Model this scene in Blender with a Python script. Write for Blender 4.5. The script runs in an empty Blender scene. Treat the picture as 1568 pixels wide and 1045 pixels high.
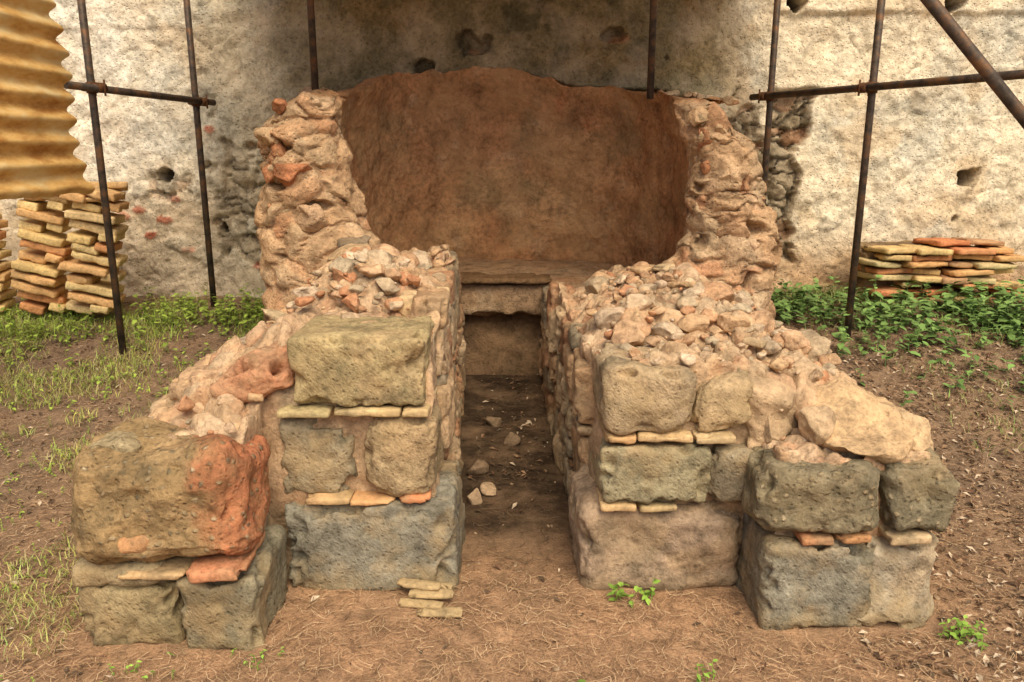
import bpy, math, random
import numpy as np
from mathutils import Vector, Matrix, Euler
random.seed(7); rng=np.random.default_rng(7)
sc=bpy.context.scene
col=sc.collection
# ---------------- noise -----------------
def _h(ix,iy,iz,s):
    with np.errstate(over='ignore'):
        h=(ix.astype(np.int64)*374761393+iy.astype(np.int64)*668265263+iz.astype(np.int64)*2147483647+s*974634777)&0xffffffff
        h=((h^(h>>13))*1274126177)&0xffffffff
        h=((h^(h>>15))*2246822519)&0xffffffff
        h=h^(h>>16)
    return (h&0xffffff)/float(0xffffff)*2-1
def vn(P,s=0):
    f=np.floor(P); t=P-f; t=t*t*(3-2*t); i=f.astype(np.int64)
    r=0
    for a in (0,1):
        wx=t[:,0] if a else 1-t[:,0]
        for b in (0,1):
            wy=t[:,1] if b else 1-t[:,1]
            for c in (0,1):
                wz=t[:,2] if c else 1-t[:,2]
                r=r+wx*wy*wz*_h(i[:,0]+a,i[:,1]+b,i[:,2]+c,s)
    return r
def fbm(P,sc_,o=4,s=0,g=.5):
    r=np.zeros(len(P)); a=1; f=1/sc_; n=0
    for k in range(o):
        r+=a*vn(P*f+13.7*k,s+k); n+=a; a*=g; f*=2.03
    return r/n
def disp(V,amp,sc_,o=4,s=0,g=.5):
    return V+amp*np.stack([fbm(V,sc_,o,s,g),fbm(V,sc_,o,s+50,g),fbm(V,sc_,o,s+90,g)],1)
def worley(P,s=0):
    f=np.floor(P).astype(np.int64); best=np.full(len(P),9.); sec=np.full(len(P),9.); idv=np.zeros(len(P))
    for a in (-1,0,1):
        for b in (-1,0,1):
            for c in (-1,0,1):
                i=f+np.array([a,b,c])
                q=np.stack([_h(i[:,0],i[:,1],i[:,2],s+k)*.42+.5 for k in range(3)],1)+i
                d=np.linalg.norm(P-q,axis=1); idn=_h(i[:,0],i[:,1],i[:,2],s+7)
                cl=d<best; sec=np.where(cl,best,np.minimum(sec,d)); idv=np.where(cl,idn,idv); best=np.where(cl,d,best)
    return best,sec,idv
def ss(a,b,x):
    t=np.clip((x-a)/(b-a),0,1); return t*t*(3-2*t)
# ---------------- mesh helpers -----------------
def empty(name,parent=None):
    o=bpy.data.objects.new(name,None); col.objects.link(o)
    if parent: o.parent=parent
    return o
def mk(name,V,F,mat,C=None,parent=None,smooth=True):
    V=np.asarray(V,dtype=np.float32)
    me=bpy.data.meshes.new(name)
    if isinstance(F,np.ndarray):
        F=[F]
    nl=sum(f.size for f in F); nf=sum(len(f) for f in F)
    me.vertices.add(len(V)); me.vertices.foreach_set('co',V.ravel())
    me.loops.add(nl); me.polygons.add(nf)
    me.loops.foreach_set('vertex_index',np.concatenate([f.ravel() for f in F]).astype(np.int32))
    st=[];k=0
    for f in F:
        st.append(k+np.arange(len(f))*f.shape[1]); k+=f.size
    me.polygons.foreach_set('loop_start',np.concatenate(st).astype(np.int32))
    me.update(calc_edges=True); me.validate()
    me.polygons.foreach_set('use_smooth',np.full(len(me.polygons),smooth))
    at=me.color_attributes.new('Col','FLOAT_COLOR','POINT')
    if C is None: C=(1,1,1)
    C=np.asarray(C,dtype=np.float32)
    if C.ndim==1: C=np.tile(C,(len(V),1))
    A=np.ones((len(V),4),np.float32); A[:,:3]=C
    at.data.foreach_set('color',A.ravel())
    me.materials.append(mat)
    o=bpy.data.objects.new(name,me); col.objects.link(o)
    if parent: o.parent=parent
    return o
class Acc:
    def __init__(s): s.V=[];s.F={};s.C=[];s.n=0
    def add(s,V,F,C):
        C=np.asarray(C,float)
        if C.ndim==1: C=np.tile(C,(len(V),1))
        s.V.append(V); s.C.append(C); s.F.setdefault(F.shape[1],[]).append(F+s.n); s.n+=len(V)
    def make(s,name,mat,parent=None,smooth=True):
        return mk(name,np.concatenate(s.V),[np.concatenate(f) for f in s.F.values()],mat,np.concatenate(s.C),parent,smooth)
_bg={}
def boxgrid(nx,ny,nz):
    if (nx,ny,nz) in _bg: return _bg[(nx,ny,nz)]
    d={};V=[];F=[]
    def v(i,j,k):
        t=(i,j,k)
        if t not in d: d[t]=len(V); V.append((i/nx,j/ny,k/nz))
        return d[t]
    for i in range(nx):
        for j in range(ny):
            F.append((v(i,j,0),v(i,j+1,0),v(i+1,j+1,0),v(i+1,j,0)))
            F.append((v(i,j,nz),v(i+1,j,nz),v(i+1,j+1,nz),v(i,j+1,nz)))
    for i in range(nx):
        for k in range(nz):
            F.append((v(i,0,k),v(i+1,0,k),v(i+1,0,k+1),v(i,0,k+1)))
            F.append((v(i,ny,k),v(i,ny,k+1),v(i+1,ny,k+1),v(i+1,ny,k)))
    for j in range(ny):
        for k in range(nz):
            F.append((v(0,j,k),v(0,j,k+1),v(0,j+1,k+1),v(0,j+1,k)))
            F.append((v(nx,j,k),v(nx,j+1,k),v(nx,j+1,k+1),v(nx,j,k+1)))
    r=(np.array(V),np.array(F)); _bg[(nx,ny,nz)]=r; return r
def block(x0,x1,y0,y1,z0,z1,r=.02,amp=.012,seed=0,n=None,rot=0,chip=.02,rx=0,ry=0):
    L=(x1-x0,y1-y0,z1-z0)
    if n is None: n=[int(min(50,max(4,l/.010))) for l in L]
    V,F=boxgrid(*n); h=np.array(L)/2; c=np.array([(x0+x1)/2,(y0+y1)/2,(z0+z1)/2])
    P=(V*2-1)*h; r=min(r,min(h)*.95)
    Q=np.clip(P,-(h-r),h-r); D=P-Q; l=np.linalg.norm(D,axis=1,keepdims=True)
    P=Q+np.where(l>1e-9,D/np.maximum(l,1e-9)*r,0)
    N=P/h; N=N/np.maximum(np.linalg.norm(N,axis=1,keepdims=True),1e-6)
    W=P+c+seed*3.1
    P=P+amp*np.stack([fbm(W,.18,3,seed),fbm(W,.18,3,seed+9),fbm(W,.18,3,seed+19)],1)
    e=np.sort(np.abs(P/h),axis=1)[:,1]  # near edges
    ch=np.maximum(0,fbm(W,.07,3,seed+31)-.02)*ss(.7,1,e)*chip*4
    P=P-N*ch[:,None]
    big=min(1,min(L)/.1)
    pit=np.maximum(0,fbm(W,.045,3,seed+47)-.18)*.03*big
    P+=N*(fbm(W,.03,3,seed+41)*.006*(.4+.6*big)+fbm(W,.09,2,seed+43)*.008*big-pit)[:,None]
    M=np.array(Euler((rx,ry,rot)).to_matrix())
    return P@M.T+c,F
import bmesh
_ico={}
def ico(l):
    if l not in _ico:
        bm=bmesh.new(); bmesh.ops.create_icosphere(bm,subdivisions=l,radius=1)
        bm.verts.ensure_lookup_table()
        _ico[l]=(np.array([v.co[:] for v in bm.verts]),np.array([[v.index for v in f.verts] for f in bm.faces])); bm.free()
    return _ico[l]
def chunk(c,size,level=3,seed=None,npl=9,rough=.06,tilt=.5):
    V,F=ico(level); P=V.copy()
    for k in range(npl):
        n=rng.normal(size=3); n/=np.linalg.norm(n); d=rng.uniform(.45,.8)
        P-=np.maximum(0,P@n-d)[:,None]*n
    off=rng.uniform(0,100,3)
    P=P+rough*np.stack([fbm(P+off,.7,3,1),fbm(P+off,.7,3,2),fbm(P+off,.7,3,3)],1)
    P=P*np.array(size)
    M=np.array(Euler((rng.uniform(-tilt,tilt),rng.uniform(-tilt,tilt),rng.uniform(0,6.28))).to_matrix())
    return P@M.T+np.array(c),F
# ---------------- materials -----------------
def newmat(name):
    m=bpy.data.materials.new(name); m.use_nodes=True; nt=m.node_tree
    b=nt.nodes['Principled BSDF']; b.inputs['Roughness'].default_value=.95
    b.inputs['Specular IOR Level'].default_value=.12
    return m,nt,b
def N(nt,t,**k):
    n=nt.nodes.new(t)
    for a,v in k.items():
        if a in n.inputs: n.inputs[a].default_value=v
        else: setattr(n,a,v)
    return n
def ramp(nt,fac,stops):
    r=nt.nodes.new('ShaderNodeValToRGB'); e=r.color_ramp.elements
    while len(e)<len(stops): e.new(.5)
    for i,(p,c) in enumerate(stops):
        e[i].position=p; e[i].color=(c[0],c[1],c[2],1) if hasattr(c,'__len__') else (c,c,c,1)
    nt.links.new(fac,r.inputs[0]); return r.outputs[0]
def mix(nt,f,a,b,mode='MIX'):
    m=nt.nodes.new('ShaderNodeMix'); m.data_type='RGBA'; m.blend_type=mode; m.clamp_result=False
    for i,x in ((0,f),(6,a),(7,b)):
        if isinstance(x,bpy.types.NodeSocket): nt.links.new(x,m.inputs[i])
        elif i==0: m.inputs[0].default_value=x
        else: m.inputs[i].default_value=(x[0],x[1],x[2],1)
    return m.outputs[2]
def rockmat(name,var=.5,pit=.5,bump=.6,pebble=0,chisel=0,tint=(.75,.55,.3),dust=0.3,big=9.,fine=60.,soil=.6,dscale=3.3):
    m,nt,b=newmat(name)
    tc=N(nt,'ShaderNodeTexCoord').outputs['Object']
    at=N(nt,'ShaderNodeAttribute',attribute_name='Col').outputs['Color']
    n1=N(nt,'ShaderNodeTexNoise',Scale=big,Detail=8.,Roughness=.65); nt.links.new(tc,n1.inputs['Vector'])
    n2=N(nt,'ShaderNodeTexNoise',Scale=fine,Detail=6.,Roughness=.7); nt.links.new(tc,n2.inputs['Vector'])
    n3=N(nt,'ShaderNodeTexNoise',Scale=dscale,Detail=6.,Roughness=.65); nt.links.new(tc,n3.inputs['Vector'])
    lo=1-var
    c=mix(nt,1.,at,ramp(nt,n1.outputs[0],[(.3,lo),(.5,1.),(.72,1+var*.7)]),'MULTIPLY')
    c=mix(nt,1.,c,ramp(nt,n2.outputs[0],[(.3,.55),(.5,1.),(.75,1.35)]),'MULTIPLY')
    f=ramp(nt,n3.outputs[0],[(.45,0.),(.66,dust)])
    c=mix(nt,f,c,tint)
    n4=N(nt,'ShaderNodeTexNoise',Scale=6.1,Detail=9.,Roughness=.72); 
    mp=N(nt,'ShaderNodeMapping'); mp.inputs['Location'].default_value=(7,3,1); nt.links.new(tc,mp.inputs[0]); nt.links.new(mp.outputs[0],n4.inputs['Vector'])
    c=mix(nt,ramp(nt,n4.outputs[0],[(.54,0.),(.70,soil)]),c,(.10,.085,.05))
    def math_(op,a,bb):
        q=nt.nodes.new('ShaderNodeMath'); q.operation=op
        for i,x in ((0,a),(1,bb)):
            if isinstance(x,bpy.types.NodeSocket): nt.links.new(x,q.inputs[i])
            else: q.inputs[i].default_value=x
        return q.outputs[0]
    h=math_('MULTIPLY',n1.outputs[0],1.0)
    h=math_('ADD',h,math_('MULTIPLY',n2.outputs[0],.5))
    vo=N(nt,'ShaderNodeTexVoronoi',Scale=45.); nt.links.new(tc,vo.inputs['Vector'])
    pitv=ramp(nt,vo.outputs['Distance'],[(.05,0.),(.3,1.)])
    h=math_('ADD',h,math_('MULTIPLY',pitv,pit*.35))
    c=mix(nt,pit*.5,c,mix(nt,1.,c,ramp(nt,vo.outputs['Distance'],[(.05,.35),(.28,1.)]),'MULTIPLY'))
    if pebble:
        v2=N(nt,'ShaderNodeTexVoronoi',Scale=38.); 
        wr=mix(nt,.06,tc,n1.outputs['Color'],'ADD'); nt.links.new(wr,v2.inputs['Vector'])
        pk=ramp(nt,v2.outputs['Distance'],[(.15,1.),(.42,0.)])
        sel=N(nt,'ShaderNodeSeparateColor'); nt.links.new(v2.outputs['Color'],sel.inputs[0])
        g=ramp(nt,sel.outputs[0],[(.45,0.),(.6,pebble)])
        mm=math_('MULTIPLY',pk,g)
        pc=ramp(nt,sel.outputs[1],[(0,(.14,.13,.09)),(.5,(.33,.25,.14)),(1.,(.52,.42,.27))])
        c=mix(nt,math_('MULTIPLY',mm,.85),c,pc); h=math_('ADD',h,math_('MULTIPLY',mm,.4))
    if chisel:
        mp2=N(nt,'ShaderNodeMapping'); mp2.inputs['Rotation'].default_value=(0,.75,0); nt.links.new(tc,mp2.inputs[0])
        w=N(nt,'ShaderNodeTexWave',Scale=22.,Distortion=9.,Detail=3.); w.inputs['Detail Scale'].default_value=2.5
        nt.links.new(mp2.outputs[0],w.inputs['Vector'])
        h=math_('ADD',h,math_('MULTIPLY',w.outputs['Fac'],chisel))
    nt.links.new(c,b.inputs['Base Color'])
    bp=N(nt,'ShaderNodeBump',Strength=bump,Distance=.02); nt.links.new(h,bp.inputs['Height']); nt.links.new(bp.outputs[0],b.inputs['Normal'])
    return m
M_ashlar=rockmat('ashlar_stone',var=.45,pit=.8,bump=.7,chisel=.06,tint=(.40,.29,.15),dust=.65,dscale=5.5)
M_pebbly=rockmat('conglomerate_stone',var=.5,pit=.8,bump=.9,pebble=1.,tint=(.34,.24,.11),dust=.4)
M_rubble=rockmat('fired_clay_rubble',var=.45,pit=.45,bump=.8,tint=(.56,.39,.23),dust=.5,big=12,soil=.5)
M_kiln=rockmat('kiln_mortar',var=.5,pit=.7,bump=1.,tint=(.52,.33,.17),dust=.4,big=10,soil=.5)
M_lining=rockmat('kiln_lining_render',var=.45,pit=.55,bump=1.,tint=(.56,.35,.17),dust=.6,big=6,soil=.45,fine=36)
M_tile=rockmat('clay_tile',var=.35,pit=.2,bump=.4,tint=(.60,.42,.20),dust=.5,big=8,soil=.3)
M_wall=rockmat('old_lime_plaster',var=.34,pit=.9,bump=1.,tint=(.74,.62,.44),dust=.5,big=7,fine=38,soil=.45)
M_soil=rockmat('needle_covered_soil',var=.45,pit=.4,bump=.9,tint=(.38,.25,.15),dust=.5,big=14,fine=110,soil=.5)
def simple(name,c1,c2,scale=8.,rough=.8,bump=.3,metal=0,attr=False,stretch=None,c3=None):
    m,nt,b=newmat(name)
    tc=N(nt,'ShaderNodeTexCoord').outputs['Object']
    if stretch:
        mp=N(nt,'ShaderNodeMapping'); mp.inputs['Scale'].default_value=stretch; nt.links.new(tc,mp.inputs[0]); tc=mp.outputs[0]
    n1=N(nt,'ShaderNodeTexNoise',Scale=scale,Detail=8.,Roughness=.7); nt.links.new(tc,n1.inputs['Vector'])
    c=ramp(nt,n1.outputs[0],[(.35,c1),(.65,c2)] if c3 is None else [(.36,c1),(.5,c2),(.64,c3)])
    if attr:
        at=N(nt,'ShaderNodeAttribute',attribute_name='Col').outputs['Color']; c=mix(nt,1.,c,at,'MULTIPLY')
    nt.links.new(c,b.inputs['Base Color']); b.inputs['Roughness'].default_value=rough; b.inputs['Metallic'].default_value=metal
    bp=N(nt,'ShaderNodeBump',Strength=bump,Distance=.005); nt.links.new(n1.outputs[0],bp.inputs['Height']); nt.links.new(bp.outputs[0],b.inputs['Normal'])
    return m
M_pole=simple('weathered_steel_tube',(.035,.03,.025),(.085,.065,.05),14.,.5,.3,.2,c3=(.17,.09,.045))
M_coupler=simple('rusty_coupler',(.06,.03,.018),(.17,.08,.035),30.,.8,.6,.2)
M_sheet=simple('rusty_yellow_sheet',(.46,.22,.06),(.74,.48,.17),4.,.75,.4,0,stretch=(1,.6,2.2),c3=(.82,.66,.34))
M_leaf=simple('green_leaf',(.75,.75,.75),(1.2,1.2,1.2),20.,.55,.2,0,True)
M_litter=simple('dry_litter',(.7,.7,.7),(1.2,1.2,1.2),20.,.9,.2,0,True)
# ---------------- ground -----------------
def gz(X,Y):
    side=ss(.95,1.35,np.abs(X))
    l=.36*ss(3.2,6.0,Y)+.02*ss(2.5,4,Y)
    r=.46*ss(2.6,5.8,Y)
    rise=np.where(X<0,l,r)*side
    P=np.stack([X,Y,0*X],-1).reshape(-1,3)
    n=fbm(P,.9,4,3).reshape(X.shape)*.025+fbm(P,.12,3,5).reshape(X.shape)*.010
    return rise+n*np.where((np.abs(X)<.4)&(Y>2.5),.6,1)
def gz1(x,y): return float(gz(np.array([x]),np.array([y]))[0])
xs=np.concatenate([[-60,-30,-15,-9,-7,-5.5,-4.6],np.arange(-4,4.001,.02),[4.6,5.5,7,9,15,30,60]])
ys=np.concatenate([[-60,-30,-15,-8,-4,-2,0,1],np.arange(1.4,6.3,.02),[7,8,10,15,30,60]])
X,Y=np.meshgrid(xs,ys); Z=gz(X,np.minimum(Y,6.2))
V=np.stack([X,Y,Z],-1).reshape(-1,3)
ny,nx=X.shape; I=np.arange(nx*ny).reshape(ny,nx)
F=np.stack([I[:-1,:-1],I[:-1,1:],I[1:,1:],I[1:,:-1]],-1).reshape(-1,4)
cA=np.array([.42,.255,.145]); cB=np.array([.21,.145,.095]); cD=np.array([.04,.027,.017])
k=ss(1.0,1.8,np.abs(V[:,0]))*.65+.3*fbm(V,.5,4,8)+.3*ss(2.5,3.3,V[:,1])
k=np.clip(k,0,1)[:,None]
C=cA*(1-k)+cB*k
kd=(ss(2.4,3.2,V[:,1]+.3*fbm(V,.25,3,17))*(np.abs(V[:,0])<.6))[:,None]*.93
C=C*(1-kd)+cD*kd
C*=(1+.3*fbm(V,.07,3,12))[:,None]
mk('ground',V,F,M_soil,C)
# ---------------- rear wall -----------------
xs=np.concatenate([[-9,-7,-6,-5],np.arange(-4.4,4.4,.014),[5,6,7,9]]); zs=np.concatenate([[-.2,.0],np.arange(.2,2.75,.014),np.arange(2.8,3.8,.08)])
X,Z=np.meshgrid(xs,zs); P=np.stack([X,0*X,Z],-1).reshape(-1,3); x=P[:,0]; z=P[:,2]
wob=fbm(P,.25,4,21)*.05
azx=[-1.5,-1.27,-1.19,-1.05,-.675,.03,.36,.925,1.25,1.32,1.5]; azz=[.2,1.5,1.86,1.93,2.0,2.02,1.95,1.89,1.84,1.5,.2]
def topz(x_):
    Q=np.stack([x_,0*x_,0*x_+1.9],1)
    return np.interp(x_,azx,azz)+fbm(Q,.25,4,21)*.045+fbm(Q,.10,4,22)*.03
top=topz(x)
niche=ss(-.004,.008,top-z)*(np.abs(x)<1.4)
dep=fbm(P,.6,4,24)*.035+fbm(P,.09,4,25)*.022+fbm(P,.03,2,26)*.007
dep+=niche*(.13) 
C=np.tile(np.array([.76,.67,.50]),(len(P),1))
def lay(f,c):
    global C
    f=np.clip(f,0,1)[:,None]; C=C*(1-f)+np.array(c)*f
lay(ss(-.05,.30,fbm(P,.55,5,30))*.65,(.50,.50,.43))
lay(ss(.08,.35,fbm(P+5,.3,5,33))*.55,(.58,.42,.24))
cr=np.abs(fbm(P,.5,5,140)); dep+=.012*ss(.03,.0,cr); lay(ss(.022,.0,cr)*.45,(.25,.2,.13))
lay(ss(.2,.5,fbm(P,.12,4,131))*.4,(.40,.34,.22))
lay(ss(-2.2,-3.0,x)*.65*ss(.9,1.5,z),(.84,.79,.68))
lay(ss(-2.35,-2.05,x+wob)*ss(-1.2,-1.6,x)*.6,(.38,.34,.24))
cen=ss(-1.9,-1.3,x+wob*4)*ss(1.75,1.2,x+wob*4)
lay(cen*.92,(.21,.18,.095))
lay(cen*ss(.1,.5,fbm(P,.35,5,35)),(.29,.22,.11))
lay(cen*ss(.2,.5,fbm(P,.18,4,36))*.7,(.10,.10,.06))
lay(ss(1.0,.55,z+wob*2)*ss(1.5,1.9,x)*.85,(.46,.28,.14))
lay(ss(1.25,.95,z+wob*2)*ss(-1.9,-2.3,x)*.5,(.42,.32,.22))
dep-=.03*ss(2.40,2.43,z+wob*.3)*ss(1.7,1.9,x)
dep-=.012*ss(2.3,2.33,z+wob*.3)*ss(-2.2,-2.5,x)
def exposed(msk,seed,scale=.16,depth=.05,k=1.):
    global dep,C
    b2,s2,id2=worley(np.stack([x/scale,0*x+seed,z/(scale*.7)],1)+.6*np.stack([fbm(P,.12,3,seed),0*x,fbm(P,.12,3,seed+1)],1),seed)
    g=ss(.0,.12,s2-b2)
    dep+=msk*(depth+k*(.05*(1-g)+.03*id2+.05*fbm(P,.08,3,seed+5)))
    c=np.array([.27,.21,.13])*(1+.4*id2)[:,None]; c=np.where((id2>.6)[:,None],np.array([.36,.2,.11]),c)
    c=c*g[:,None]+np.array([.10,.08,.05])*(1-g[:,None])
    f=(msk*.9)[:,None]*k
    C=C*(1-f)+c*f
xc=1.97+.06*np.sin(z*4)+.06*fbm(P,.4,2,39); sw=.15+.12*fbm(P,.16,4,40)
exposed(ss(1,.93,np.abs(x-xc)/sw)*ss(.62,.7,z)*ss(1.92,1.86,z+wob),3,depth=.09)
def blob(cx,cz,rx,rz,seed,amp=.3):
    return ss(1.,.82,np.sqrt(((x-cx)/rx)**2+((z-cz)/rz)**2)+amp*fbm(P,.08,3,seed))
exposed(blob(-2.0,1.1,.28,.38,50,.9),13,.15,.02,.8)
exposed(blob(-1.6,.85,.28,.4,54,.9),14,.15,.01,.6)
exposed(blob(-2.52,1.24,.2,.13,52,.9),17,.13,.005,.6)
exposed(blob(1.68,1.45,.17,.42,53,.8),19,.15,.03,.85)
for (cx,cz,rx,rz) in [(-2.93,1.0,.07,.035),(-2.78,1.04,.06,.03),(-2.6,.97,.08,.035),(-2.72,.86,.06,.035),(-2.5,1.12,.05,.03),(-2.45,.75,.06,.03),(-1.9,.62,.05,.03),(-2.2,1.62,.05,.03)]:
    q=blob(cx,cz,rx,rz,55,.6); dep-=q*.012; lay(q*.9,(.48,.13,.07))
for (cx,cz,rx,rz) in [(-2.75,1.2,.08,.06),(-2.5,.8,.12,.06),(-2.3,.7,.1,.07),(2.35,.95,.09,.05),(-2.25,1.9,.12,.06),(3.0,1.9,.1,.05)]:
    q=blob(cx,cz,rx,rz,57,.8); dep-=q*.015; lay(q*.5,(.35,.32,.25))
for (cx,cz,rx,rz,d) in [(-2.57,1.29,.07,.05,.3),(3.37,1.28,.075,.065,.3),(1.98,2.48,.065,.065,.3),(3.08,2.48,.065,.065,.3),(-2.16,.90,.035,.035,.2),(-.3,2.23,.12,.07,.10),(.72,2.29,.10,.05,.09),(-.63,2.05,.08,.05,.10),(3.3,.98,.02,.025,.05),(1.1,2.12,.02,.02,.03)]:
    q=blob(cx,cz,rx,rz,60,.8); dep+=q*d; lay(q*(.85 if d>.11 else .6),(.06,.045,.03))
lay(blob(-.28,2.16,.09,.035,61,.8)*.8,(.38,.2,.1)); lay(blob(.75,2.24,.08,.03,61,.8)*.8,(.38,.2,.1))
KC=np.array([.48,.26,.125])
def liningcol(P):
    C=np.tile(KC,(len(P),1))
    f=(ss(.0,.5,fbm(P*np.array([1,1,1.4]),.5,5,61))*.7)[:,None]; C=C*(1-f)+np.array([.58,.37,.19])*f
    f=(ss(.1,.5,fbm(P,.3,4,62))*.55)[:,None]; C=C*(1-f)+np.array([.50,.19,.085])*f
    f=(ss(.1,.5,fbm(P+3,.35,5,66))*.6)[:,None]; C=C*(1-f)+np.array([.33,.25,.13])*f
    f=(ss(.2,.5,fbm(P+7,.15,4,68))*.5)[:,None]; C=C*(1-f)+np.array([.60,.42,.25])*f
    f=(ss(1.3,.7,P[:,2])*.4)[:,None]; C=C*(1-f)+np.array([.24,.13,.06])*f  # shade low in the chamber, painted into the lining colour
    return C
lay(niche,(.40,.22,.1))
P[:,1]=6.0+dep
nz_,nx_=X.shape; I=np.arange(nx_*nz_).reshape(nz_,nx_)
F=np.stack([I[:-1,:-1],I[:-1,1:],I[1:,1:],I[1:,:-1]],-1).reshape(-1,4)
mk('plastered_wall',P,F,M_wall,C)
# ---------------- kiln -----------------
kiln=empty('ruined_kiln')
th=np.linspace(math.pi,0,300)
e=.62
cx=np.sign(np.cos(th))*np.abs(np.cos(th))**e; sy=np.abs(np.sin(th))**e
G=[]
for t in np.linspace(0,1,170):
    xo=cx*1.0; 
    tz=np.minimum(topz(xo),1.74+ (topz(xo)-1.74)*ss(4.6,5.9,4.35+1.66*sy))
    zc=.45+(tz-.45)*t
    k=1+.05*np.sin(math.pi*np.clip((zc-.5)/1.5,0,1))-.05*ss(1.5,2.0,zc)
    G.append(np.stack([xo*k,4.35+1.66*sy*(1-.0*t)-.05*ss(1.6,2.,zc)*sy,zc],1))
last=G[-1].copy(); last[:,1]+=.15*sy+.02; last[:,0]*=1.12; last[:,2]-=.01; G.append(last)
G=np.array(G); nr,nc=G.shape[:2]; I=np.arange(nr*nc).reshape(nr,nc)
F=np.stack([I[:-1,:-1],I[:-1,1:],I[1:,1:],I[1:,:-1]],-1).reshape(-1,4)
V=G.reshape(-1,3); 
V=disp(V,.06,.40,4,401); V=disp(V,.028,.11,5,405,.6)
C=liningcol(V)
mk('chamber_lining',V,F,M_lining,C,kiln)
def loft(levels,M_=300,Nr=150,cap=10):
    R=[]
    for (z,pts) in levels:
        p=np.array(pts,float); zz=np.full(len(p),z) if np.isscalar(z) else np.array(z,float)
        q=np.concatenate([np.c_[p,zz],[[*p[0],zz[0]]]])
        d=np.r_[0,np.cumsum(np.linalg.norm(np.diff(q[:,:2],axis=0),axis=1))]
        t=np.linspace(0,d[-1],M_,endpoint=False)
        R.append(np.stack([np.interp(t,d,q[:,i]) for i in range(3)],1))
    R=np.array(R); L=len(R); u=np.linspace(0,L-1,Nr)
    i=np.minimum(u.astype(int),L-2); f=(u-i)[:,None,None]
    G=R[i]*(1-f)+R[i+1]*f
    c=G[-1].mean(0)
    caps=[]
    for k in range(1,cap+1):
        s=1-k/cap*.995; caps.append(c+(G[-1]-c)*s+np.array([0,0,.03*(1-s*s)]))
    G=np.concatenate([G,np.array(caps)])
    n=len(G); I=np.arange(n*M_).reshape(n,M_); J=np.roll(I,-1,1)
    F=np.stack([I[:-1],J[:-1],J[1:],I[1:]],-1).reshape(-1,4)
    return G.reshape(-1,3),F
def kcol(V,seed,inner):
    C=np.tile(np.array([.51,.34,.20]),(len(V),1))
    a=ss(.0,.4,fbm(V,.25,4,seed))[:,None]*.6; C=C*(1-a)+np.array([.47,.25,.13])*a
    a=ss(.1,.4,fbm(V,.15,4,seed+3))[:,None]*.6; C=C*(1-a)+np.array([.60,.46,.30])*a
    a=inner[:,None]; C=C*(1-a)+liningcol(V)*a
    return C
def cheekL(xo,xi,yf,xs=0):
    a=-1.06-xs
    return [(xo,yf+.10),(xo+.10,yf),((xo+xi)/2,yf-.01),(xi-.05,yf+.06),(xi,yf+.2),(min(xi-.05,a+.1),yf+.45),(a,4.8),(a,5.3),(a-.01,5.9),(a-.02,6.2),(xo-.15,6.2),(xo-.1,5.6),(xo-.08,5.1),(xo-.03,4.6)]
def zt(f,b,o): return [o,(o+f)/2,f,f,f,f+.01,(f+b)/2-.02,(f+b)/2,b-.01,b,b-.02,b-.02,(b+o)/2,o]
def crag(V,inner,seed):
    Vd=disp(V,.10,.22,3,seed)
    b,s,i=worley(Vd/np.array([.17,.17,.12]),seed)
    g=.045*(.55-np.minimum(b,1.))*1.0*ss(0,.12,s-b)+(ss(0,.15,s-b)-.6)*.02+i*.018
    b3,s3,i3=worley(disp(V,.05,.1,2,seed+3)/np.array([.08,.08,.06]),seed+3)
    sel=ss(.0,.25,fbm(V,.25,3,seed+6))
    g=g+sel*((ss(0,.2,s3-b3)-.5)*.016+i3*.010)
    g-=.08*ss(.38,.6,fbm(V*np.array([1,1,1.2]),.13,3,seed+8))
    out=(1-inner*.9)[:,None]
    d=V[:,:2]-np.array([np.sign(V[:,0].mean())*1.05,4.9]); 
    n=np.concatenate([d*np.array([1.5,.5]),0*d[:,:1]],1); n[:,1]-=.35*(V[:,1]<4.35); n/=np.maximum(np.linalg.norm(n,axis=1,keepdims=True),1e-6)
    W=V+n*g[:,None]*out*ss(.0,.3,V[:,2])[:,None]
    W=W+out*(disp(V,.075,.26,4,seed+1,.5)-V)+(1-out)*(disp(V,.03,.3,4,seed+1)-V)
    return disp(W,.014,.05,3,seed+4),s-b,i
def cheek(name,lv,seed,flip):
    V,F=loft(lv)
    if flip: F=F[:,::-1]
    ax=np.abs(V[:,0])
    inner=ss(1.14,1.08,ax)*ss(4.22,4.38,V[:,1])
    W,e,i=crag(V,inner,seed); C=kcol(V,seed+9,inner)
    o=(1-inner)
    st_=np.array([(.50,.22,.11),(.60,.45,.29),(.42,.33,.21),(.55,.37,.21),(.53,.31,.17)])[np.clip(((i+1)*2.5).astype(int),0,4)]
    f=(o*.5*ss(.02,.15,e))[:,None]; C=C*(1-f)+st_*f
    f=(o*.5*ss(.33,.6,fbm(V*np.array([1,1,1.2]),.13,3,seed+8)))[:,None]; C=C*(1-f)+np.array([.22,.14,.08])*f
    mk(name,W,F,M_kiln,C,kiln)
lv=[(-.1,cheekL(-1.28,-.60,3.95)),(.8,cheekL(-1.28,-.64,3.95)),(1.0,cheekL(-1.28,-.70,3.98)),(1.12,cheekL(-1.29,-.77,4.0)),(1.36,cheekL(-1.29,-.85,4.02)),(1.55,cheekL(-1.28,-.885,4.05)),
    (zt(1.74,1.90,1.66),cheekL(-1.23,-.87,4.12))]
cheek('cheek_wall_a',lv,71,False)
def mir(pts): return [(-a,b) for a,b in pts]
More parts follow.
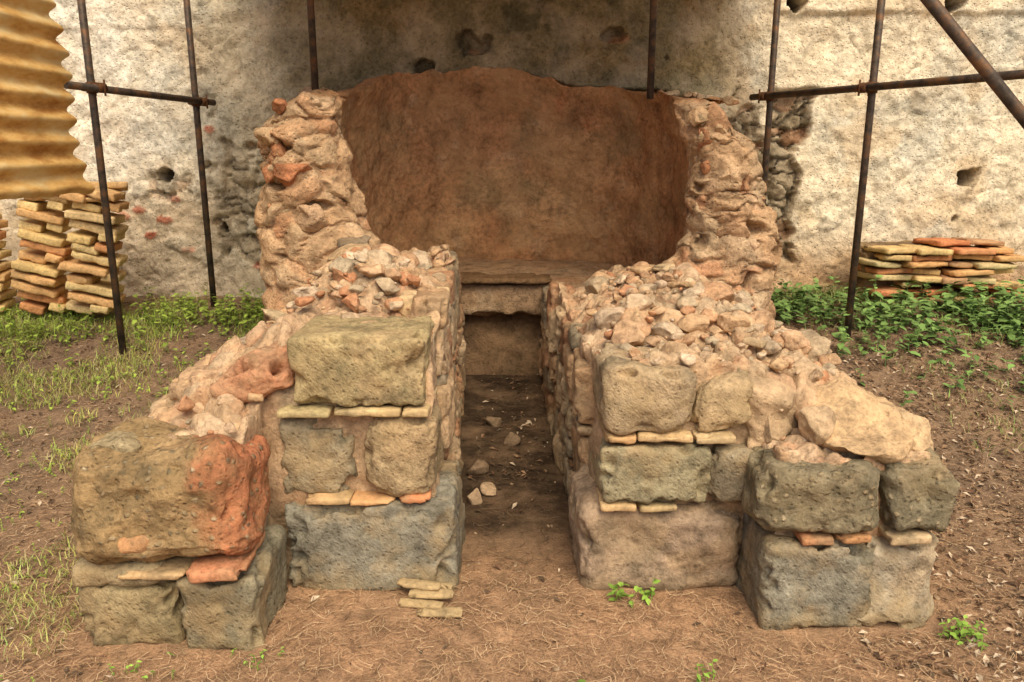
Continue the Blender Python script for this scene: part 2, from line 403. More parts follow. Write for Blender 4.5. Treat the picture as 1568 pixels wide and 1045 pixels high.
lv=[(-.1,mir(cheekL(-1.33,-.66,3.9))),(.75,mir(cheekL(-1.33,-.74,3.9))),(.92,mir(cheekL(-1.34,-.85,3.95))),(1.16,mir(cheekL(-1.33,-.91,4.0))),(1.3,mir(cheekL(-1.30,-.92,4.02))),(1.48,mir(cheekL(-1.25,-.915,4.05))),
    (zt(1.72,1.86,1.56),mir(cheekL(-1.15,-.85,4.12)))]
cheek('cheek_wall_b',lv,91,True)
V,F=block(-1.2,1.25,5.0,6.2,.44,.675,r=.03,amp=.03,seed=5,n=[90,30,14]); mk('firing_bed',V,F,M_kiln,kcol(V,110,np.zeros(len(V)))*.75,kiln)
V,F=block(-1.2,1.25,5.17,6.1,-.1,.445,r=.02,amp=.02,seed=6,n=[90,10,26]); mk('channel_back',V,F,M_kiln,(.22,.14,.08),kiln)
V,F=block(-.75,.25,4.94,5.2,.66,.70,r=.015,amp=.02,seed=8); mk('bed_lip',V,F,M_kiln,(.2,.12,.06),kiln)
A=Acc()
pal=[(.52,.36,.21),(.48,.27,.14),(.44,.2,.1),(.58,.45,.29),(.42,.32,.2),(.50,.36,.22)]
for i in range(30):
    s=1 if i%2 else -1
    z_=rng.uniform(.8,1.70)
    xo=1.24 if s<0 else np.interp(z_,[.7,1.2,1.7],[1.31,1.26,1.05]); xi=np.interp(z_,[.7,1.1,1.4,1.7],[.76,.86,.92,.92])
    t=rng.uniform(.05,.95); x_=s*(xi+(xo-xi)*t)
    r=rng.uniform(.03,.065)
    V,F=chunk((x_,4.03+.10*(1-t),z_),(r*1.1,r*.8,r*.9),4,rough=.2,tilt=.25,npl=7); A.add(V,F,np.array(pal[rng.integers(6)]))
for (x_,z_,r,c) in [(-.80,1.02,.09,(.16,.15,.12)),(-1.08,1.38,.11,(.46,.2,.1)),(-1.02,1.16,.10,(.50,.34,.21)),(1.1,1.1,.1,(.48,.31,.18)),(1.22,1.0,.09,(.52,.35,.22))]:
    V,F=chunk((x_,4.02,z_),(r,r*.8,r*.7),4,rough=.25,tilt=.25,npl=7); A.add(V,F,c)
for i in range(34):
    s=1 if i%2 else -1; y_=rng.uniform(4.15,5.6); x_=s*rng.uniform(1.0,1.22); r=rng.uniform(.02,.05)
    V,F=chunk((x_,y_,1.71+.09*(y_-4.1)),(r*1.2,r,r*.6),3,rough=.15); A.add(V,F,np.array(pal[rng.integers(6)])*.9)
A.make('broken_masonry',M_kiln,kiln)
# ---------------- wing walls -----------------
def nz2(x,y,s,sc_): 
    x=np.atleast_1d(x).astype(float);y=np.atleast_1d(y).astype(float)
    return fbm(np.stack([x.ravel(),y.ravel(),0*x.ravel()],1),sc_,3,s).reshape(x.shape)
def HL(x,y):
    h=.67+.2*ss(-1.12,-.78,x)*ss(2.5,2.75,y)+.15*np.exp(-((x+.56)/.25)**2-((y-3.4)/.38)**2)
    return h+.05*ss(3.6,4.1,y)*ss(-1.2,-.9,x)-.05*ss(2.6,2.25,y)+.09*nz2(x,y,300,.35)*ss(2.5,2.9,y)-.10*ss(-1.05,-1.28,x)
def HR(x,y):
    h=.79-.08*ss(.7,1.3,x)+.06*ss(2.7,3.6,y)*ss(1.2,.7,x)+.08*np.exp(-((x-.78)/.28)**2-((y-3.5)/.5)**2)
    return h-.26*ss(2.62,2.4,y)*ss(.7,.82,x)-.07*ss(3.0,2.6,y)*ss(.9,1.1,x)+.08*nz2(x,y,310,.35)*ss(2.5,2.9,y)-.07*ss(1.1,1.32,x)-.10*ss(.55,.28,x)*ss(2.8,3.1,y)
def core(name,x0f,x1f,y0,y1,H,mat,parent,seed,n=(110,190,44),amp=.045,wor=True):
    V,F=boxgrid(*n); y=y0+V[:,1]*(y1-y0); x=x0f(y)+V[:,0]*(x1f(y)-x0f(y))
    hh=H(x,y); z=-.1+V[:,2]*(hh+.1); P=np.stack([x,y,z],1)
    C=np.tile(np.array([.47,.325,.20]),(len(P),1))
    a=ss(0,.4,fbm(P,.2,4,seed+2))[:,None]*.6; C=C*(1-a)+np.array([.40,.29,.18])*a
    a=ss(0.1,.4,fbm(P,.3,4,seed+12))[:,None]*.5; C=C*(1-a)+np.array([.46,.24,.13])*a
    if wor:
        topm=ss(.16,.0,hh-z)
        Q=np.stack([x,y,0*x],1)
        for sc_,am in ((.15,1.),(.07,.5)):
            b,s,i=worley(Q/sc_+.3*np.stack([fbm(P,.15,3,4),fbm(P,.15,3,5),0*x],1),seed+int(sc_*100))
            P[:,2]+=topm*am*((ss(0,.12,s-b)-.6)*.022+i*.022+.07*(.4-np.minimum(b,.8))*ss(0,.1,s-b))
            st_=np.array([(.48,.24,.13),(.60,.45,.30),(.42,.34,.23),(.56,.38,.23),(.52,.35,.2)])[np.clip(((i+1)*2.5).astype(int),0,4)]
            f=(.6*topm*ss(.03,.15,s-b)*(am if am==1 else .8))[:,None]; C=C*(1-f)+st_*f
            f=(.5*topm*ss(.05,.0,s-b))[:,None]; C=C*(1-f)+np.array([.26,.18,.11])*f
    P=disp(P,amp,.18,4,seed,.5); P=disp(P,.012,.04,3,seed+5)
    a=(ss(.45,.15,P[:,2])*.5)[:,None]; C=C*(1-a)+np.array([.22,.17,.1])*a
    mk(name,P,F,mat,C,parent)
wl=empty('stone_wing_wall'); wr=empty('stone_wing_wall.001')
core('rubble_core',lambda y:-1.25+0*y,lambda y:np.interp(y,[2.5,5.2],[-.27,-.38]),2.56,4.6,HL,M_rubble,wl,200)
core('front_core',lambda y:-1.24+0*y,lambda y:-.84+0*y,2.26,2.7,HL,M_rubble,wl,210,n=(44,44,34),amp=.02)
core('rubble_core',lambda y:np.interp(y,[2.5,5.2],[.33,.20]),lambda y:1.29+0*y,2.56,4.6,HR,M_rubble,wr,220)
core('front_core',lambda y:.84+0*y,lambda y:1.32+0*y,2.34,2.7,lambda x,y:.56+0*x,M_rubble,wr,230,n=(44,44,34),amp=.02)
YEL=(.37,.295,.155);GRY=(.29,.25,.17);BLU=(.235,.22,.17)
def st(par,mat,c,*a,**k):
    red=k.pop('red',None)
    k['seed']=k.get('seed',0)
    V,F=block(*a,**k); C=np.tile(np.array(c),(len(V),1))*(1+.3*fbm(V,.15,4,int(abs(a[0])*100)%97))[:,None]
    f=(.45*ss(.05,.4,fbm(V+k['seed'],.13,4,k['seed']%13)))[:,None]; C=C*(1-f)+np.array([.42,.29,.16])*f
    f=(.5*ss(.1,.4,fbm(V+k['seed']+5,.17,4,k['seed']%11)))[:,None]; C=C*(1-f)+np.array([.14,.12,.075])*f
    if red:
        f=np.clip(ss(red[0]-.06,red[0]+.06,V[:,0]+.16*fbm(V,.10,4,5)+.15*(V[:,2]-.45))*red[1],0,1)[:,None]; C=C*(1-f)+np.array(red[2])*(1+.4*fbm(V,.06,3,9))[:,None]*f
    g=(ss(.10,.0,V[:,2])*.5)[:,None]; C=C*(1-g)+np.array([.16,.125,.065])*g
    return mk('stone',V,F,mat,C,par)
# left front block
st(wl,M_ashlar,(.31,.25,.14),-1.335,-1.03,2.17,2.5,-.03,.225,seed=1,r=.035,amp=.025,chip=.04)
st(wl,M_ashlar,(.24,.215,.145),-1.025,-.77,2.15,2.52,-.03,.24,seed=2,r=.035,amp=.025,chip=.04)
st(wl,M_ashlar,(.34,.275,.165),-1.34,-1.06,2.16,2.46,.20,.275,seed=12,r=.03)
st(wl,M_pebbly,(.33,.225,.11),-1.33,-.795,2.13,2.52,.27,.635,seed=3,r=.09,amp=.06,chip=.05,n=[64,40,46],red=(-.93,.85,(.44,.16,.08)))
st(wl,M_rubble,(.46,.25,.12),-1.17,-1.06,2.125,2.2,.32,.39,seed=44,r=.05,amp=.02,n=[14,10,12])
st(wl,M_tile,(.5,.34,.18),-1.2,-.98,2.14,2.4,.240,.262,seed=14,r=.008,amp=.006)
st(wl,M_tile,(.48,.21,.11),-.97,-.8,2.12,2.4,.245,.28,seed=15,r=.008,amp=.012,ry=-.12)
# left pillar
st(wl,M_ashlar,BLU,-.77,-.19,2.48,2.9,-.03,.315,seed=5,r=.022,amp=.022,chip=.04)
st(wl,M_ashlar,GRY,-.79,-.535,2.53,2.9,.34,.61,seed=6,r=.03,amp=.025,chip=.04)
st(wl,M_ashlar,(.38,.285,.165),-.50,-.25,2.49,2.80,.345,.625,seed=7,r=.05,amp=.03,chip=.04)
st(wl,M_ashlar,YEL,-.725,-.285,2.5,2.88,.665,.90,seed=8,r=.014,amp=.012,n=[50,38,28],chip=.025)
for a in [(-.70,-.55,.32,.342,(.55,.36,.19)),(-.55,-.40,.318,.34,(.56,.28,.13)),(-.385,-.28,.325,.35,(.52,.17,.08)),(-.78,-.6,.628,.652,(.46,.37,.19)),(-.595,-.37,.632,.66,(.50,.38,.2)),(-.36,-.27,.63,.66,(.44,.35,.19))]:
    st(wl,M_tile,a[4],a[0],a[1],2.49,2.75,a[2],a[3],seed=int(abs(a[0])*90),r=.007,amp=.010,chip=.015)
st(wl,M_rubble,(.46,.22,.12),-1.02,-.74,2.5,2.95,.66,.80,seed=21,r=.035,amp=.06,ry=-.38,chip=.05)
st(wl,M_rubble,(.54,.36,.22),-1.2,-.95,2.62,3.0,.64,.73,seed=22,r=.04,amp=.05,ry=-.2,chip=.05)
def chan(par,sgn,xa,xb,seed,ztop):
    y=2.90
    while y<5.0:
        L=rng.uniform(.16,.36); z0=-.03
        xi=np.interp(y,[2.5,5.2],[xa,xb])
        while z0<np.interp(y,[2.9,3.6,5],ztop):
            h=rng.choice([.055,.09,.16,.22]); c=np.array([(.50,.32,.18),(.50,.37,.23),(.34,.28,.19),(.42,.22,.12)][rng.integers(4)])*.85
            w=rng.uniform(-.025,.02)*sgn
            X0,X1=(xi-.15,xi+w) if sgn>0 else (xi+w,xi+.15)
            st(par,M_rubble,c,X0,X1,y+.006,y+L-.006,z0+.005,min(z0+h-.005,.95 if sgn>0 else .82),seed=int(rng.integers(90)),r=.025,amp=.03,chip=.03)
            z0+=h
        y+=L
chan(wl,1,-.225,-.335,1,[.86,.86,.6])
st(wl,M_rubble,(.46,.32,.19),-.42,-.235,2.82,3.1,.36,.62,seed=71,r=.03,amp=.03)
st(wl,M_rubble,(.50,.36,.22),-.42,-.245,2.90,3.2,.64,.84,seed=72,r=.03,amp=.03)
for (c,a) in [((.58,.43,.25),(-.44,-.26,3.0,3.22,.85,.945)),((.60,.44,.28),(-.42,-.27,3.27,3.52,.85,.94))]:
    st(wl,M_tile,c,*a,seed=31,r=.012,amp=.02)
# right pillar
st(wr,M_rubble,(.33,.245,.17),.23,.80,2.49,2.95,-.03,.30,seed=9,r=.06,amp=.035)
st(wr,M_ashlar,(.29,.255,.16),.30,.66,2.47,2.85,.325,.535,seed=10,r=.025,amp=.018,chip=.035)
st(wr,M_ashlar,(.26,.22,.15),.67,.83,2.46,2.8,.33,.52,seed=11,r=.05,amp=.035,chip=.04)
st(wr,M_rubble,(.42,.29,.17),.66,.84,2.52,2.8,.1,.34,seed=61,r=.06,amp=.05)
st(wr,M_ashlar,(.39,.30,.19),.30,.60,2.47,2.85,.585,.80,seed=13,r=.045,amp=.03,chip=.04)
st(wr,M_ashlar,(.42,.32,.19),.605,.80,2.49,2.8,.58,.76,seed=16,r=.05,amp=.04,chip=.04)
st(wr,M_rubble,(.50,.36,.22),.78,.95,2.5,2.85,.42,.74,seed=17,r=.07,amp=.06)
for a in [(.30,.42,.303,.328,(.56,.38,.2)),(.43,.56,.305,.325,(.54,.42,.22)),(.31,.41,.545,.575,(.56,.33,.16)),(.42,.60,.548,.575,(.54,.38,.2)),(.61,.74,.545,.57,(.50,.38,.22))]:
    st(wr,M_tile,a[4],a[0],a[1],2.47,2.75,a[2],a[3],seed=int(abs(a[0])*90),r=.007,amp=.010,chip=.015)
# right front block
st(wr,M_ashlar,BLU,.80,1.14,2.26,2.6,-.03,.295,seed=18,r=.03,amp=.03,chip=.05)
st(wr,M_ashlar,(.40,.35,.26),1.10,1.385,2.28,2.6,-.03,.30,seed=19,r=.06,amp=.07,chip=.09)
st(wr,M_pebbly,(.26,.22,.14),.755,1.16,2.24,2.6,.32,.535,seed=20,r=.05,amp=.045,chip=.04)
st(wr,M_pebbly,(.23,.20,.13),1.165,1.385,2.26,2.6,.33,.535,seed=23,r=.045,amp=.05,chip=.04)
for a in [(.90,1.0,.295,.32,(.50,.2,.09)),(1.02,1.12,.297,.325,(.56,.30,.14)),(1.17,1.3,.30,.33,(.50,.37,.22))]:
    st(wr,M_tile,a[4],a[0],a[1],2.25,2.5,a[2],a[3],seed=int(a[0]*70),r=.007,amp=.012,chip=.015)
def bigchunk(par,c,size,colr,mat=M_rubble,rough=.16,npl=8,lv=5,tilt=.3):
    V,F=chunk(c,size,lv,npl=npl,rough=rough,tilt=tilt); V=disp(V,.012,.06,4,int(abs(c[0]*100)))
    mk('stone',V,F,mat,np.tile(np.array(colr),(len(V),1))*(1+.25*fbm(V,.12,4,3))[:,None],par)
bigchunk(wr,(1.17,2.56,.60),(.24,.20,.14),(.56,.39,.22),rough=.25)
bigchunk(wr,(1.30,2.5,.58),(.10,.12,.09),(.50,.36,.21),rough=.25)
bigchunk(wr,(.98,2.47,.62),(.075,.07,.08),(.54,.39,.24))
bigchunk(wr,(.87,2.55,.60),(.08,.08,.11),(.46,.34,.21))
bigchunk(wr,(1.05,2.8,.70),(.12,.12,.07),(.56,.41,.26))
bigchunk(wr,(1.2,3.05,.72),(.12,.13,.08),(.40,.31,.2))
bigchunk(wl,(-.56,3.4,.97),(.15,.13,.12),(.54,.42,.28))
bigchunk(wl,(-.72,3.7,.97),(.14,.13,.10),(.48,.34,.2))
bigchunk(wl,(-1.22,2.30,.60),(.09,.08,.045),(.42,.34,.2),M_pebbly)
rp=[(.56,.40,.26),(.53,.35,.20),(.50,.30,.17),(.57,.44,.31),(.47,.23,.12),(.42,.34,.23),(.54,.42,.29),(.54,.35,.21)]
for i in range(38):
    y_=rng.uniform(2.9,4.0); x_=rng.uniform(-1.12,-.38); r=rng.uniform(.035,.085)
    bigchunk(wl,(x_,y_,float(HL(x_,y_)[0])+r*.2),(r*1.2,r,r*.75),rp[rng.integers(8)],lv=4,npl=6)
    x_=rng.uniform(.40,1.20); y_=rng.uniform(2.85,4.0); r=rng.uniform(.035,.08)
    bigchunk(wr,(x_,y_,float(HR(x_,y_)[0])+r*.2),(r*1.2,r,r*.75),rp[rng.integers(8)],lv=4,npl=6)
chan(wr,-1,.27,.175,2,[.66,.68,.6])
for par,H,sx in ((wl,HL,-1),(wr,HR,1)):
    A=Acc()
    for i in range(330):
        y_=rng.uniform(2.32,4.15)
        x_=rng.uniform(-1.22,-.30) if sx<0 else rng.uniform(.34,1.27)
        if sx<0 and -.80<x_ and y_<2.92: continue
        if sx<0 and y_<2.55 and x_>-.86: continue
        if sx>0 and y_<2.55 and x_<.85: continue
        r=.007+.028*rng.random()**2
        z_=float(H(x_,y_)[0])+r*.4+rng.uniform(0,.02)
        V,F=chunk((x_,y_,z_),(r*1.25,r*1.0,r*.8),2 if r<.02 else 3,npl=7,rough=.12); A.add(V,F,np.array(rp[rng.integers(8)])*rng.uniform(.85,1.1))
    for i in range(16):
        y_=rng.uniform(2.3,3.9); x_=rng.uniform(-1.22,-.85) if sx<0 else rng.uniform(.5,1.25)
        if sx>0 and y_<2.6: continue
        z_=float(H(x_,y_)[0])+.025; a,b=rng.uniform(.03,.06),rng.uniform(.02,.045)
        V,F=block(-a,a,-b,b,-.012,.012,r=.005,amp=.012,seed=i,n=[12,9,3],rot=rng.uniform(0,3),rx=rng.uniform(-.25,.25),ry=rng.uniform(-.25,.25),chip=.03)
        A.add(V+np.array([x_,y_,z_]),F,[(.54,.36,.2),(.50,.23,.12),(.52,.40,.24)][rng.integers(3)])
    A.make('loose_rubble',M_rubble,par)
# ---------------- scaffolding -----------------
sca=empty('tube_scaffolding')
def tube(p,q,r=.0215,mat=M_pole,par=sca,name='tube',n=20):
    p=Vector(p);q=Vector(q);d=q-p
    bm=bmesh.new(); bmesh.ops.create_cone(bm,cap_ends=True,segments=n,radius1=r,radius2=r,depth=d.length)
    me=bpy.data.meshes.new(name); bm.to_mesh(me); bm.free()
    for f in me.polygons: f.use_smooth=len(f.vertices)==4
    me.materials.append(mat); o=bpy.data.objects.new(name,me); col.objects.link(o)
    o.matrix_world=Matrix.Translation((p+q)/2)@d.to_track_quat('Z','Y').to_matrix().to_4x4(); o.parent=par
def coupler(c,d):
    c=Vector(c); d=Vector(d).normalized()
    tube(c-Vector((0,0,.03)),c+Vector((0,0,.03)),.029,M_coupler,name='coupler_sleeve')
    c2=c+Vector((.048*(1 if c.x<0 else -1),0,0))
    tube(c2-d*.03,c2+d*.03,.029,M_coupler,name='coupler_sleeve')
    for s in (-1,1):
        tube(c+Vector((s*.03,-.055,.015*s)),c+Vector((s*.04,.03,.015*s)),.006,M_coupler,name='bolt')
        tube(c2+Vector((s*.028,0,-.045)),c2+Vector((s*.028,0,.045)),.006,M_coupler,name='bolt')
for (x_,y_,z0,z1) in [(-2.42,4.8,.05,3.0),(-2.17,5.7,.3,3.0),(-1.18,5.0,1.78,3.0),(.83,5.0,1.78,3.0),(1.74,5.6,.3,3.0),(2.075,4.8,.2,3.0)]:
    tube((x_,y_,z0),(x_,y_,z1))
dl=Vector((.25,.9,0)).normalized(); a=Vector((-2.42+.048,4.8,1.83)); tube(a-dl*.25,Vector((-2.17+.048,5.7,1.80))+dl*.12)
coupler((-2.42,4.8,1.83),dl); coupler((-2.17,5.7,1.80),dl)
dr=Vector((.335,-.8,0)).normalized(); a=Vector((1.74-.048,5.6,1.83)); tube(a-dr*.12,a+dr*3.0)
coupler((1.74,5.6,1.83),dr); coupler((2.075,4.8,1.83),dr)
tube((.72,2.9,2.69),(3.36,2.9,.01))
xs=np.arange(-1.85,1.75,.012); ys=np.linspace(3.3,6.0,20); X,Y=np.meshgrid(xs,ys)
Z=2.92+.06*(6-Y)+.018*np.sin(X*2*np.pi/.09)
I=np.arange(X.size).reshape(X.shape); F=np.stack([I[:-1,:-1],I[:-1,1:],I[1:,1:],I[1:,:-1]],-1).reshape(-1,4)
mk('corrugated_roof',np.stack([X,Y,Z],-1).reshape(-1,3),F,M_sheet)
ys=np.linspace(2.0,4.42,160); zs=np.arange(1.26,2.75,.008); Y,Z=np.meshgrid(ys,zs)
ph=Z*2*np.pi/.115
X=-2.31-.05*(Z-1.29)+.017*np.sin(ph)+.01*np.sin(Y*2.1+Z)
Pn=np.stack([X,Y,Z],-1).reshape(-1,3); Y=Y+(.02*np.sin(ph*1.0+.5)+.10*(fbm(Pn*np.array([0,0,1.]),.22,4,9).reshape(Y.shape))-.10*ss(1.9,2.4,Z))*ss(4.0,4.42,Y)
Z=Z+.02*fbm(Pn*np.array([0,1.,0]),.2,3,4).reshape(Z.shape)*ss(1.4,1.29,Z)
X=X+.012*fbm(Pn,.18,4,44).reshape(X.shape)
I=np.arange(X.size).reshape(X.shape); F=np.stack([I[:-1,:-1],I[:-1,1:],I[1:,1:],I[1:,:-1]],-1).reshape(-1,4)
mk('corrugated_metal_sheet',np.stack([X,Y,Z],-1).reshape(-1,3),F,M_sheet)
# ---------------- tile stacks -----------------
A=Acc()
cols=[(-3.60,5.45,.26,-.05,11,.12),(-3.22,5.40,.28,.16,12,.30),(-2.86,5.36,.30,.15,12,.24)]
for ci,(cx,cy,w,lean,n,ti) in enumerate(cols):
    for k in range(n):
        zc=.41+.068*k+.03
        parts=[(-.5,.5)] if rng.random()<.4 else [(-.5,rng.uniform(-.05,.1)),(rng.uniform(.12,.16),.5)]
        for (u0,u1) in parts:
            V,F=block(w*u0,w*u1,-.15,.15,-.027,.027,r=.007,amp=.008,seed=k+ci*20,n=[16,10,4],rot=.22+rng.uniform(-.07,.07),ry=ti+rng.uniform(-.06,.06),rx=rng.uniform(-.03,.03),chip=.01)
            A.add(V+np.array([cx+lean*(k*.066)+rng.uniform(-.03,.03),cy+rng.uniform(-.04,.04),zc]),F,np.array([(.70,.54,.26),(.72,.54,.28),(.66,.40,.18),(.68,.50,.22),(.58,.28,.12)][rng.choice(5,p=[.3,.2,.2,.2,.1])]))
for k in range(12):
    V,F=block(-.09,.09,-.12,.12,-.022,.022,r=.006,amp=.01,seed=k,n=[8,8,3],rot=rng.uniform(0,3),ry=rng.uniform(-.4,.4))
    A.add(V+np.array([rng.uniform(-3.3,-2.7),rng.uniform(5.3,5.5),1.2+rng.uniform(-.03,.05)]),F,(.64,.42,.20))
A.make('clay_tile_stack',M_tile)
A=Acc()
for k in range(9):
    zc=.47+.048*k; x_=2.40+rng.uniform(0,.12)+.01*k
    while x_<3.38:
        w=rng.uniform(.14,.30)
        if rng.random()<.82:
            V,F=block(-w/2,w/2,-.14,.14,-.019,.019,r=.004,amp=.006,seed=k*7,n=[12,8,3],rot=rng.uniform(-.25,.25),rx=rng.uniform(-.05,.05),ry=rng.uniform(-.08,.08),chip=.008)
            A.add(V+np.array([x_+w/2,5.55+rng.uniform(-.07,.07),zc]),F,[(.56,.40,.18),(.50,.20,.09),(.54,.29,.12),(.50,.42,.22),(.36,.20,.11)][rng.integers(5)])
        x_+=w+.01
V,F=block(2.5,3.3,5.6,5.85,.42,.82,r=.02,amp=.03,seed=3); A.add(V,F,(.12,.08,.05))
A.make('clay_tile_stack.001',M_tile)
A=Acc()
for k,(dx,dy,dz,r_) in enumerate([(0,0,.012,.1),(.03,.03,.03,.25),(-.015,.06,.048,.05),(.06,-.05,.012,.3),(.02,.09,.03,.1)]):
    V,F=block(-.075,.075,-.02,.02,-.009,.009,r=.006,amp=.012,seed=k,n=[12,5,3],rot=r_-.3); A.add(V+np.array([-.30+dx,2.37+dy,gz1(-.3,2.36)+dz]),F,(.38,.28,.15))
A.make('broken_roof_tile',M_tile)
A=Acc()
for (x_,y_,r) in [(-.10,3.28,.045),(-.165,3.2,.045),(-.16,3.5,.06),(.0,3.9,.05),(-.1,4.2,.05)]:
    V,F=chunk((x_,y_,gz1(x_,y_)+r*.5),(r,r,r*.8),3); A.add(V,F,(.46,.33,.21) if y_<3.4 else (.2,.14,.09))
for i in range(260):
    x_=rng.uniform(-2.6,2.6); y_=rng.uniform(1.9,4.5); r=rng.uniform(.004,.014)
    if .2<abs(x_)<1.4 and y_>2.2: continue
    V,F=chunk((x_,y_,gz1(x_,y_)+r*.3),(r*1.2,r,r*.6),2); A.add(V,F,(.38,.27,.17))
A.make('scattered_stones',M_rubble)
# ---------------- litter -----------------
def inwall(x,y): return ((x>-1.33)&(x<-.77)&(y>2.13)|(x>-.8)&(x<-.2)&(y>2.47)|(x>.22)&(x<.8)&(y>2.47)|(x>.77)&(x<1.39)&(y>2.23))
def ok(x,y): return ~(inwall(x,y)|((np.abs(x)<1.33)&(y>2.6)&((x<-.3)|(x>.2)))|(y>5.9))
n=60000; x=rng.uniform(-3.6,3.6,n); y=1.8+4.1*rng.random(n)**1.5; kx=ok(x,y)&~((np.abs(x)<.5)&(y>2.6)&(rng.random(n)<.6)); x=x[kx];y=y[kx]; n=len(x)
L=rng.uniform(.015,.042,n); a=rng.uniform(0,6.28,n); w=rng.uniform(.0005,.0010,n)
dx=np.cos(a);dy=np.sin(a)
z=gz(x,y)+rng.uniform(.004,.010,n)
def seg(t,s): 
    bend=(t*t)*.3*L*np.sign(np.sin(a*7))
    px=x+dx*L*t-dy*(bend+s*w); py=y+dy*L*t+dx*(bend+s*w)
    return np.stack([px,py,z+.004*(1-t*t)+rng.uniform(0,.002)],1)
VV=[seg(-1,-1),seg(-1,1),seg(0,-1),seg(0,1),seg(1,-1),seg(1,1)]
V=np.stack(VV,1).reshape(-1,3); b=np.arange(n)[:,None]*6
F=np.concatenate([b+np.array([0,2,3,1]),b+np.array([2,4,5,3])])
cc=np.array([(.46,.29,.16),(.32,.2,.11),(.56,.40,.24),(.20,.12,.07)])[rng.integers(0,4,n)]
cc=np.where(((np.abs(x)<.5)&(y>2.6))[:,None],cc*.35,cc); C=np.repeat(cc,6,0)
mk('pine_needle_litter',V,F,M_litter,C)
n=20000; x=np.where(rng.random(n)<.55,rng.uniform(1.1,3.8,n),rng.uniform(-3.8,3.8,n)); y=1.8+4.*rng.random(n); kx=ok(x,y)&((np.abs(x)>1.1)|(rng.random(n)<.15)|((np.abs(x)<.4)&(y>3.4))); x=x[kx];y=y[kx]; n=len(x)
r=rng.uniform(.004,.017,n); a=rng.uniform(0,6.28,n); z=gz(x,y)+.008
u=np.stack([np.cos(a),np.sin(a),rng.uniform(-.5,.5,n)],1); v=np.stack([-np.sin(a),np.cos(a),rng.uniform(-.5,.5,n)],1); c0=np.stack([x,y,z],1); R=r[:,None]
V=np.stack([c0-u*R*1.3,c0-v*R*.55+[0,0,.004],c0+u*R*1.3,c0+v*R*.55+[0,0,.006]],1).reshape(-1,3)
b=np.arange(n)[:,None]*4; F=b+np.array([0,1,2,3])
cc=np.array([(.16,.09,.055),(.30,.19,.11),(.10,.065,.04),(.52,.42,.30),(.24,.15,.09),(.12,.085,.055)])[rng.integers(0,6,n)]
mk('dry_leaf_litter',V,F,M_litter,np.repeat(cc,4,0),smooth=False)
# ---------------- plants -----------------
def grass(name,regs):
    A=Acc()
    for (x0,x1,y0,y1,n,h,c,th_) in regs:
        x=rng.uniform(x0,x1,n);y=rng.uniform(y0,y1,n)
        P=np.stack([x,y,0*x],1); kx=ok(x,y)&(fbm(P,.40,4,77)+rng.uniform(-.25,.25,n)>th_); x=x[kx];y=y[kx];n_=len(x)
        z=gz(x,y); a=rng.uniform(0,6.28,n_); H=h*rng.uniform(.3,1.1,n_); w=.0017*rng.uniform(.6,1.4,n_)+.0008; ln=rng.uniform(.3,1.4,n_)*H
        rows=[]
        for t in (0,.4,.75,1):
            cxx=x+np.cos(a)*ln*t*t; cyy=y+np.sin(a)*ln*t*t; zz=z+H*(t-.25*t*t); ww=w*(1-t*.92)
            for s in (-1,1): rows.append(np.stack([cxx-np.sin(a)*ww*s,cyy+np.cos(a)*ww*s,zz],1))
        V=np.stack(rows,1).reshape(-1,3); b=np.arange(n_)[:,None]*8
        F=np.concatenate([b+np.array([q,q+1,q+3,q+2]) for q in (0,2,4)])
        cc=np.array(c)*rng.uniform(.6,1.3,(n_,1))*rng.uniform(.85,1.15,(n_,3))
        dry=rng.random(n_)<.22; cc=np.where(dry[:,None],np.array([.52,.45,.22])*rng.uniform(.6,1.1,(n_,1)),cc); A.add(V,F,np.repeat(cc,8,0))
    return A.make(name,M_leaf)
grass('grass',[(-4.2,-1.4,3.3,5.7,34000,.07,(.38,.42,.11),-.03),(-3.6,-1.4,2.1,4.2,26000,.045,(.38,.41,.13),.03),(1.5,4.2,4.6,5.8,9000,.10,(.20,.29,.07),-.05),(-3.6,-1.3,5.0,5.8,7000,.12,(.30,.42,.07),-.05),(2.2,4.0,3.5,4.8,2400,.06,(.24,.29,.09),.08)])
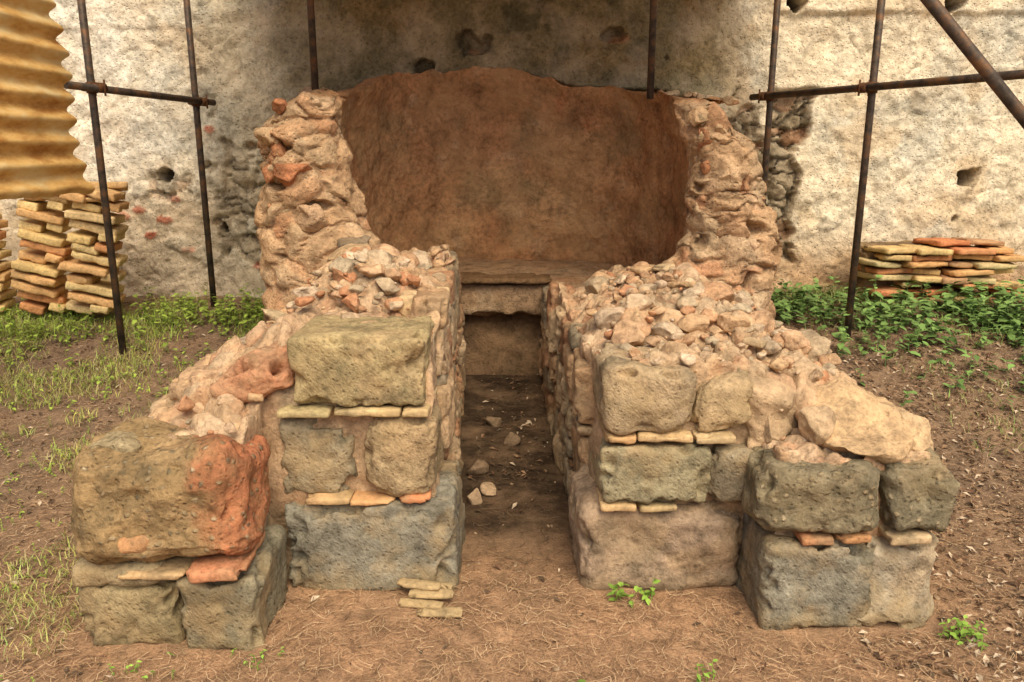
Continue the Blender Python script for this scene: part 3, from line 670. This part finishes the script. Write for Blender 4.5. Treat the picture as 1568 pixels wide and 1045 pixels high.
def weeds(name,spots,c,leaf=.03):
    A=Acc()
    for (cx,cy,n,h,sp,ls) in spots:
        for i in range(n):
            x0=cx+rng.normal()*sp; y0=cy+rng.normal()*sp*.6
            if not ok(np.array(x0),np.array(y0)): continue
            z0=gz1(x0,y0); H=h*rng.uniform(.4,1.1); lx,ly=rng.normal(size=2)*.25*H
            p0=np.array([x0,y0,z0]); p1=np.array([x0+lx,y0+ly,z0+H])
            s=np.array([.0015,0,0]); A.add(np.array([p0-s,p0+s,p1+s*.5,p1-s*.5]),np.array([[0,1,2,3]]),np.array(c)*.8)
            m=int(3+H/.025)
            for k in range(m):
                t=(k+1)/m; p=p0+(p1-p0)*t; a=rng.uniform(0,6.28); el=rng.uniform(-.3,.6)
                d=np.array([math.cos(a)*math.cos(el),math.sin(a)*math.cos(el),math.sin(el)]); sd=np.array([-math.sin(a),math.cos(a),rng.uniform(-.3,.3)])
                l=ls*rng.uniform(.6,1.2); w=l*.3; dn=np.array([0,0,-l*.18])
                V=np.array([p,p+d*l*.35-sd*w,p+d*l*.35+dn*0+np.array([0,0,-.12*w]),p+d*l*.35+sd*w,p+d*l*.75-sd*w*.6+dn*.5,p+d*l*.75+dn*.7,p+d*l*.75+sd*w*.6+dn*.5,p+d*l+dn*1.4])
                F4=np.array([[1,4,5,2],[2,5,6,3]]); F3=np.array([[0,1,2],[0,2,3],[4,7,5],[5,7,6]])
                n0=A.n; cc=np.array(c)*rng.uniform(.6,1.4)
                A.V.append(V);A.C.append(np.tile(cc,(8,1)));A.F.setdefault(4,[]).append(F4+n0);A.F.setdefault(3,[]).append(F3+n0);A.n+=8
    return A.make(name,M_leaf)
weeds('broadleaf_weeds',[(-2.2,5.4,90,.16,.28,.045),(-3.0,5.1,60,.14,.35,.045),(-1.75,5.4,50,.2,.18,.045),(-2.9,4.3,90,.07,.45,.025),(-2.3,3.4,90,.05,.45,.018),(-3.5,5.1,35,.13,.25,.04),(-1.9,2.6,70,.035,.3,.013),(-2.0,4.6,50,.08,.3,.03)],(.28,.38,.065))
weeds('broadleaf_weeds.001',[(1.75,5.3,60,.17,.2,.065),(2.4,5.1,90,.18,.38,.07),(3.2,5.0,100,.20,.38,.08),(2.9,4.6,90,.11,.5,.055),(3.5,4.2,60,.1,.35,.05),(3.7,4.9,50,.2,.25,.08)],(.16,.27,.075))
weeds('small_weed',[(.37,2.42,4,.09,.02,.035),(.47,2.42,3,.07,.02,.03),(-1.1,2.08,14,.03,.09,.014),(-.78,2.1,8,.035,.04,.014),(1.40,2.2,14,.07,.035,.025),(-1.45,1.93,12,.03,.07,.014),(.2,1.9,3,.06,.02,.025),(.57,2.0,3,.06,.015,.02)],(.22,.36,.06))
# ---------------- camera & light -----------------
cd=bpy.data.cameras.new('camera'); cam=bpy.data.objects.new('camera',cd); col.objects.link(cam)
cam.location=(0,0,1.5); cam.rotation_euler=(math.radians(90-13.7),0,0); cd.sensor_width=36; cd.lens=36*1220/1568; cd.clip_end=300; sc.camera=cam
w=bpy.data.worlds.new('World'); sc.world=w; w.use_nodes=True; nt=w.node_tree
sky=nt.nodes.new('ShaderNodeTexSky'); sky.sky_type='NISHITA'; sky.sun_disc=False
el,az=math.radians(52),math.radians(165)
sky.sun_elevation=el; sky.sun_rotation=az; sky.air_density=.8; sky.dust_density=5.; sky.ozone_density=.2
bg=nt.nodes['Background']; bg.inputs[1].default_value=.15; nt.links.new(sky.outputs[0],bg.inputs[0])
sd=bpy.data.lights.new('sun','SUN'); so=bpy.data.objects.new('sun',sd); col.objects.link(so)
sd.energy=3.3; sd.angle=math.radians(50); sd.color=(1,.85,.60)
dv=Vector((math.sin(az)*math.cos(el),math.cos(az)*math.cos(el),math.sin(el)))
so.rotation_euler=dv.to_track_quat('Z','Y').to_euler()
sc.view_settings.view_transform='Standard'; sc.view_settings.look='None'; sc.view_settings.exposure=0
